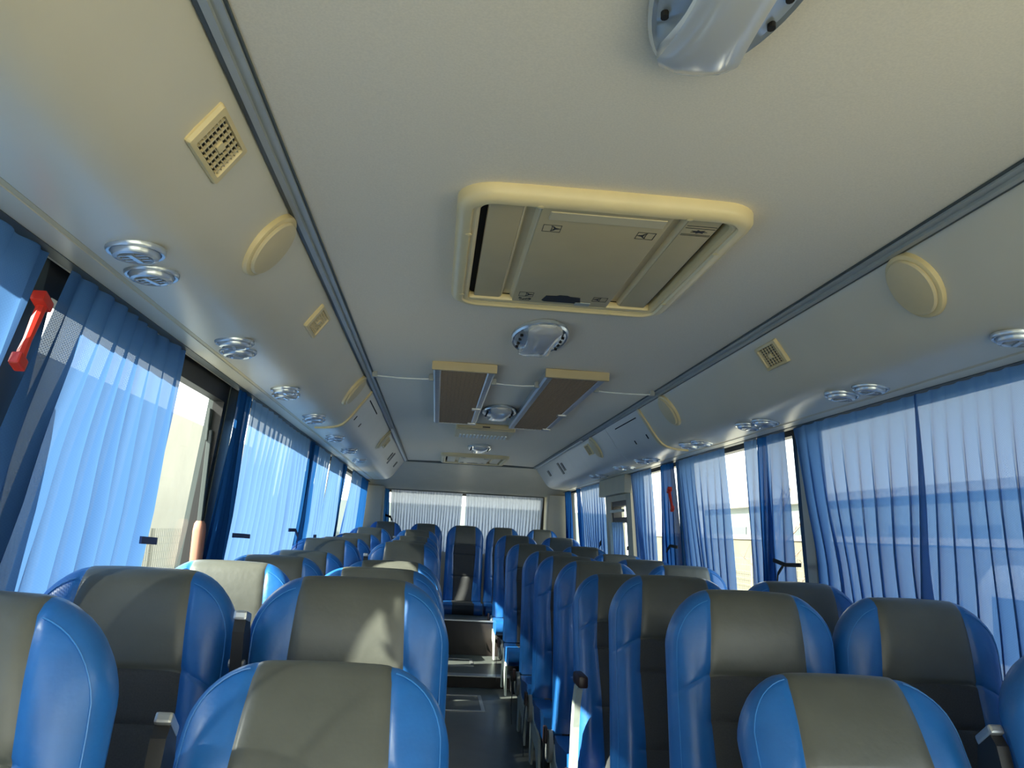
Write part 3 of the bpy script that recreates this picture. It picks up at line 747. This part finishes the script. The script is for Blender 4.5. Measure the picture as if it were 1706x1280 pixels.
def seat_proto():
    o = empty('bus_seat')
    def part(name, bm, m, **k):
        q = link(name, bm, m, o, smooth=True); return q
    pf = [p for p in ps_front]
    kz = .585/(H0-.05); kz2 = .48/(H0-.05); kz3 = .25/(H0-.05)
    def rng(a, b, tail=()): return [a]+[p for p in pf if a < p < b]+[b]+list(tail)
    back = []
    for s in (-1, 1):
        back.append(part('side_bolster', backmesh([colf(t, s, True) for t in outer_t], pf+ps_top+ps_back[:0]), M['blue']))
    back.append(part('headrest_panel', backmesh([colf(t, 1, False) for t in inner_t], rng(kz, 1, ps_top)), M['grey']))
    back.append(part('upper_back_panel', backmesh([colf(t, 1, False) for t in inner_t], rng(kz2, kz)), M['greyf']))
    back.append(part('middle_back_panel', backmesh([colf(t, 1, False) for t in inner_t], rng(kz3, kz2)), M['greyf']))
    back.append(part('lower_back_panel', backmesh([colf(t, 1, False) for t in inner_t], rng(0, kz3)), M['greyf']))
    cols = [colf(t, -1, True) for t in outer_t[::-1]]+[colf(t, 1, False) for t in inner_t[1:-1]]+[colf(t, 1, True) for t in outer_t]
    back.append(part('back_cover', backmesh(cols, [2]+ps_back), M['blue']))
    # piping: a fine raised line just inside the outline of each blue side
    for sg in (-1, 1):
        bm = bmesh.new(); path = [(W0-.016, .02+.60*k/12) for k in range(13)]
        rx, rz = .125-.016, .145-.022
        for k in range(1, 13):
            a = PI/2*k/12; path.append((W0-.125+rx*math.cos(a), H0-.145+rz*math.sin(a)-.012))
        path = [p for p in path if p[0] > .118]
        pts = [(sg*x, -half(x)-bolster(x, z)*min(1, half(x)/.03)+lean(z)-.0005, z) for x, z in path]
        tube(bm, pts, .0012, 5)
        back.append(part('piping', bm, M['bluedark']))
    # cushion
    def cush(x0, x1, m, name):
        bm = bmesh.new(); L = []
        pr = [(-.44, .00), (-.47, .03), (-.475, .07), (-.46, .105), (-.42, .122), (-.30, .115), (-.12, .10), (-.02, .11), (.0, .10), (.0, .0)]
        A = [(x0, y, z) for y, z in pr]; B = [(x1, y, z) for y, z in pr]
        loft(bm, [A, B]); return part(name, bm, m)
    cs = [cush(-.212, -.118, M['blue'], 'cushion_side'), cush(.118, .212, M['blue'], 'cushion_side'), cush(-.118, .118, M['greyf'], 'cushion_centre')]
    for c in cs: c.location = (0, -.02, .225)
    for b in back: b.location = (0, .02, .33); b.rotation_euler = (-.20, 0, 0)
    fr = [part('seat_frame', bbox(-.20, .20, -.42, -.04, .18, .225, .006), M['steel']),
          part('leg', bbox(-.16, -.13, -.34, -.06, 0.002, .18, .005), M['steel']),
          part('leg', bbox(.13, .16, -.34, -.06, 0.002, .18, .005), M['steel'])]
    return o
PIV = (0, .02, .33)
def fit(o, rec, side, extra):
    """set recline; add arm parts. side: -1 aisle on the seat's -x side"""
    for k in kids(o):
        if tuple(round(v, 3) for v in k.location) == PIV: k.rotation_euler.x = rec
SEATP = seat_proto()
def arm_bracket(s):
    bm = bmesh.new()
    # pale bracket rising beside the backrest and curving forward to the pad
    pts = [(-.03, .20), (-.055, .26), (-.06, .36), (-.065, .53), (-.080, .62), (-.110, .675), (-.15, .69), (-.15, .71), (-.105, .705), (-.055, .68), (-.025, .62), (-.008, .53), (.0, .36), (.0, .20)]
    extrude(bm, pts, s*.222, s*.246, 'x'); return bm
def arm_parts(o, s, full):
    if full:
        link('armrest_bracket', arm_bracket(s), M['metal'], o)
        a, b = sorted((s*.218, s*.254))
        link('armrest_pad', bbox(a, b, -.20, -.06, .692, .735, .010), M['pad'], o, smooth=True)
    bm = bmesh.new(); rings = []
    for x, r in ((s*.218, .055), (s*.236, .055), (s*.243, .045), (s*.245, .02)):
        rings.append([(x, .0+r*math.cos(2*PI*k/20), .28+r*1.3*math.sin(2*PI*k/20)) for k in range(20)])
    loft(bm, rings); link('recliner_cover', bm, M['alupaint'], o, smooth=True)
    bm = bmesh.new(); extrude(bm, [(-.40, .0), (-.35, .0), (-.25, .12), (-.10, .15), (-.06, .0), (.0, .0), (.03, .20), (.02, .30), (-.06, .30), (-.10, .24), (-.34, .20)], s*.205, s*.218, 'x')
    link('side_frame', bm, M['metal'], o)
    bm = bmesh.new(); L = [Vector((s*.250, -.02, .34)), Vector((s*.262, -.06, .26)), Vector((s*.268, -.07, .15)), Vector((s*.262, -.10, .05))]
    for i in range(3):
        a, b = L[i], L[i+1]
        vs = [bm.verts.new(v) for v in (a+Vector((0, -.022, 0)), a+Vector((0, .022, 0)), b+Vector((0, .022, 0)), b+Vector((0, -.022, 0)))]; bm.faces.new(vs)
    bmesh.ops.solidify(bm, geom=bm.faces[:], thickness=.006)
    link('seat_belt', bm, M['belt'], o)
    link('belt_buckle', bbox(min(s*.246, s*.262), max(s*.246, s*.262), -.05, .0, .30, .37, .004), M['pad'], o)
def mid_arm(o, s, rec):
    """folded-up armrest standing between the pair, tilting with the backrest"""
    bm = bmesh.new(); extrude(bm, [(.0, .05), (-.04, .05), (-.085, .45), (-.145, .66), (-.14, .69), (-.105, .695), (-.075, .66), (-.03, .45)], s*.200, s*.223, 'x')
    P = [link('folded_armrest', bm, M['dark'], o)]
    P.append(link('armrest_end_cap', bbox(min(s*.198, s*.225), max(s*.198, s*.225), -.150, -.098, .683, .702, .005), M['alu'], o))
    bm = bmesh.new(); rg = [[(x, -.115+r*math.cos(2*PI*k/10), .60+r*math.sin(2*PI*k/10)) for k in range(10)] for x, r in ((s*.196, .009), (s*.227, .009))]
    loft(bm, rg); P.append(link('armrest_pivot', bm, M['alu'], o))
    for p in P: p.location = PIV; p.rotation_euler = (rec, 0, 0); p.scale.z = .92 if rec < -.3 else 1

XLA, XLW, XRA, XRW = -.500, -.957, .486, .926
rowsL = [(1.16, 0), (1.86, 0), (2.66, -.015), (3.40, -.02), (4.14, -.02), (4.92, .03), (5.72, .03), (6.85, .05), (8.15, .10)]
rowsR = [(1.30, 0), (2.08, 0), (2.78, 0), (3.44, -.01), (4.09, 0), (4.91, 0), (5.61, .01), (6.95, .035), (8.28, .095)]
RECL = {('left', 'aisle', 0): -.62, ('left', 'aisle', 4): -.50, ('right', 'aisle', 0): -.64, ('right', 'window', 0): -.40, ('right', 'window', 3): -.62, ('right', 'aisle', 3): -.33}
first = True
def place(x, y, z, rec, label, group, arms=(), sw=1.):
    """y = distance of the head front; the hinge sits ahead of it by the recline"""
    global first
    o = SEATP if first else copy_tree(SEATP); first = False
    yh = y + .05 - .72*math.sin(-rec)
    o.location = (x, yh, z); o.scale = (sw, 1, 1)
    fit(o, rec, 0, None)
    tag(o, label, 'bus seat', group)
    return o
pending = []
def seat_rows(rows, xa, xw, side, s):
    for i, (y, z) in enumerate(rows):
        rn = ords[i]
        last = i == len(rows)-1
        for kind, x in (('aisle', xa), ('window', xw)):
            rec = RECL.get((side, kind, i), -.20); yy = y
            yy += .72*(math.sin(-rec)-math.sin(.20))
            where = 'next to the aisle' if kind == 'aisle' else 'by the window'
            st = 'reclined ' if rec < -.4 else ''
            o = place(x, yy, z, rec, '%sblue and grey seat %s, %s row from camera on the %s' % (st, where, rn, side), 'paired bus seats on the %s side' % side)
            pending.append((o, kind, s, rec))
seat_rows(rowsL, XLA, XLW, 'left', 1)
seat_rows(rowsR, XRA, XRW, 'right', -1)
names = ['at the far left', 'left of the middle', 'in the middle, facing the aisle', 'right of the middle', 'at the far right']
for k, x in enumerate((-.865, -.43, .0, .41, .84)):
    o = place(x, 9.12, .165, -.16, 'dark blue and grey seat of the back row, %s' % names[k], 'five seats of the back row', sw=.85 if k != 2 else .93)
    pending.append((o, 'rear', 0, 0))
for o, kind, s, rec in pending:
    if kind == 'aisle':
        arm_parts(o, s, 'fourth row from camera on the right' in o['label'])
        if s > 0 or rec < -.6: mid_arm(o, -s, rec)
# ------------------------------------------------------------------ outside
GZ = -1.0
bm = bmesh.new(); box(bm, -60, 60, -60, 70, GZ-.1, GZ)
tag(link('ground', bm, M['ground']), 'pale concrete yard outside the bus', kind='structure')
bm = bmesh.new(); box(bm, -9.3, -9.0, -20, 40, GZ, 4.5)
tag(link('yard_wall', bm, M['outwall']), 'tall beige wall outside the left windows', 'wall')  # the side facing the bus gets no direct sun
def fence(x, y0, y1, h, label, step):
    o = tag(empty('mesh_fence', (x, 0, GZ)), label, 'fence')
    y = y0
    while y <= y1:
        bm = bmesh.new(); tube(bm, [(0, y, 0), (0, y, h)], .03, 6); link('fence_post', bm, M['fence'], o); y += 2.5
    bm = bmesh.new()
    k = 0
    while y0+k*step <= y1: box(bm, -.004, .004, y0+k*step-.004, y0+k*step+.004, .05, h); k += 1
    k = 0
    while k*step*1.3 < h-.05: box(bm, -.004, .004, y0, y1, .05+k*step*1.3-.004, .05+k*step*1.3+.004); k += 1
    m_ = link('fence_wires', bm, M['fence'], o); m_['kind'] = 'stuff'
fence(-5.0, 2, 26, 2.0, 'wire mesh fence before the beige wall outside left', .10)
fence(7.4, 0, 30, 2.0, 'wire mesh fence outside the right windows', .12)
bm = bmesh.new(); box(bm, 8.0, 8.25, -10, 33, GZ, 1.4)
o = tag(link('boundary_wall', bm, M['lowwall']), 'long low pale wall outside the right windows', 'wall')
link('wall_coping', bbox(7.95, 8.3, -10, 33, 1.4, 1.52), M['outwhite'], o)
b = tag(empty('warehouse', (16, 0, GZ)), 'grey low building beyond the wall outside right', 'building')
link('building_wall', bbox(0, 8, -12, 50, 0, 4.2), M['outgrey'], b)
link('building_roof', bbox(-.4, 8.4, -12.3, 50.3, 4.2, 4.5), M['outwhite'], b)
bm = bmesh.new()
for k in range(14): box(bm, -.05, .02, -9+k*4, -7+k*4, 2.0, 3.2)
link('building_windows', bm, M['seal'], b)
# rear yard building
b = tag(link('rear_building', bbox(-8, 7, 34, 38, GZ, 2.2), M['outgrey']), 'grey building behind the bus', 'building')

def van():
    v = tag(empty('parked_van', (4.6, 5.2, GZ)), 'pale parked van outside the broad right curtains', 'van')
    side = [(-2.2, .35), (-2.25, .9), (-2.1, 1.15), (-1.5, 1.35), (-1.0, 2.05), (-.7, 2.15), (2.1, 2.18), (2.3, 2.0), (2.35, .4), (1.9, .3), (-1.9, .3)]
    L = []
    for x, k, dz in ((0, .93, 0), (.12, .99, 0), (.3, 1, .02), (1.5, 1, .02), (1.68, .99, 0), (1.8, .93, 0)):
        L.append([(x, y*k, .3+(z-.3)*k) for y, z in side])
    bm = bmesh.new(); loft(bm, L); link('van_body', bm, M['outwhite'], v, smooth=True)
    bm = bmesh.new()
    for a in ((-1.1, -.35), (-.25, .7), (.8, 1.9)): box(bm, -.012, .02, a[0], a[1], 1.35, 1.9)
    link('van_windows', bm, M['dark'], v)
    for y in (-1.45, 1.5):
        for x in (0, 1.6):
            bm = bmesh.new(); rg = [[(xx, y+r*math.cos(2*PI*k/20), .33+r*math.sin(2*PI*k/20)) for k in range(20)] for xx, r in ((x-.02, .25), (x, .33), (x+.2, .33), (x+.22, .25))]
            loft(bm, rg); link('wheel', bm, M['dark'], v)
van()
def bare_tree(x, y, h, label):
    t = tag(empty('bare_tree', (x, y, GZ)), label, 'tree')
    bm = bmesh.new(); tube(bm, [(0, 0, 0), (.05, .03, h*.3), (0, .1, h*.6), (.1, .05, h)], [.09, .07, .04, .01], 7); link('trunk', bm, M['bark'], t)
    rr = random.Random(3)
    for k in range(9):
        z = h*(.35+.06*k); a = k*2.4; l = .9*(1-.06*k); bm = bmesh.new()
        p = Vector((.03, .07, z)); q = p+Vector((math.cos(a)*l*.5, math.sin(a)*l*.5, .35)); r = q+Vector((math.cos(a+.4)*l*.5, math.sin(a+.4)*l*.5, .35))
        tube(bm, [p, q, r], [.03, .018, .006], 5)
        for m in range(4): 
            b = p.lerp(r, .3+.18*m); tube(bm, [b, b+Vector((rr.uniform(-.3, .3), rr.uniform(-.3, .3), .35))], [.008, .003], 4)
        link('branch', bm, M['bark'], t)
bare_tree(6.6, 16.5, 3.4, 'small leafless tree outside the bare strip of right window')
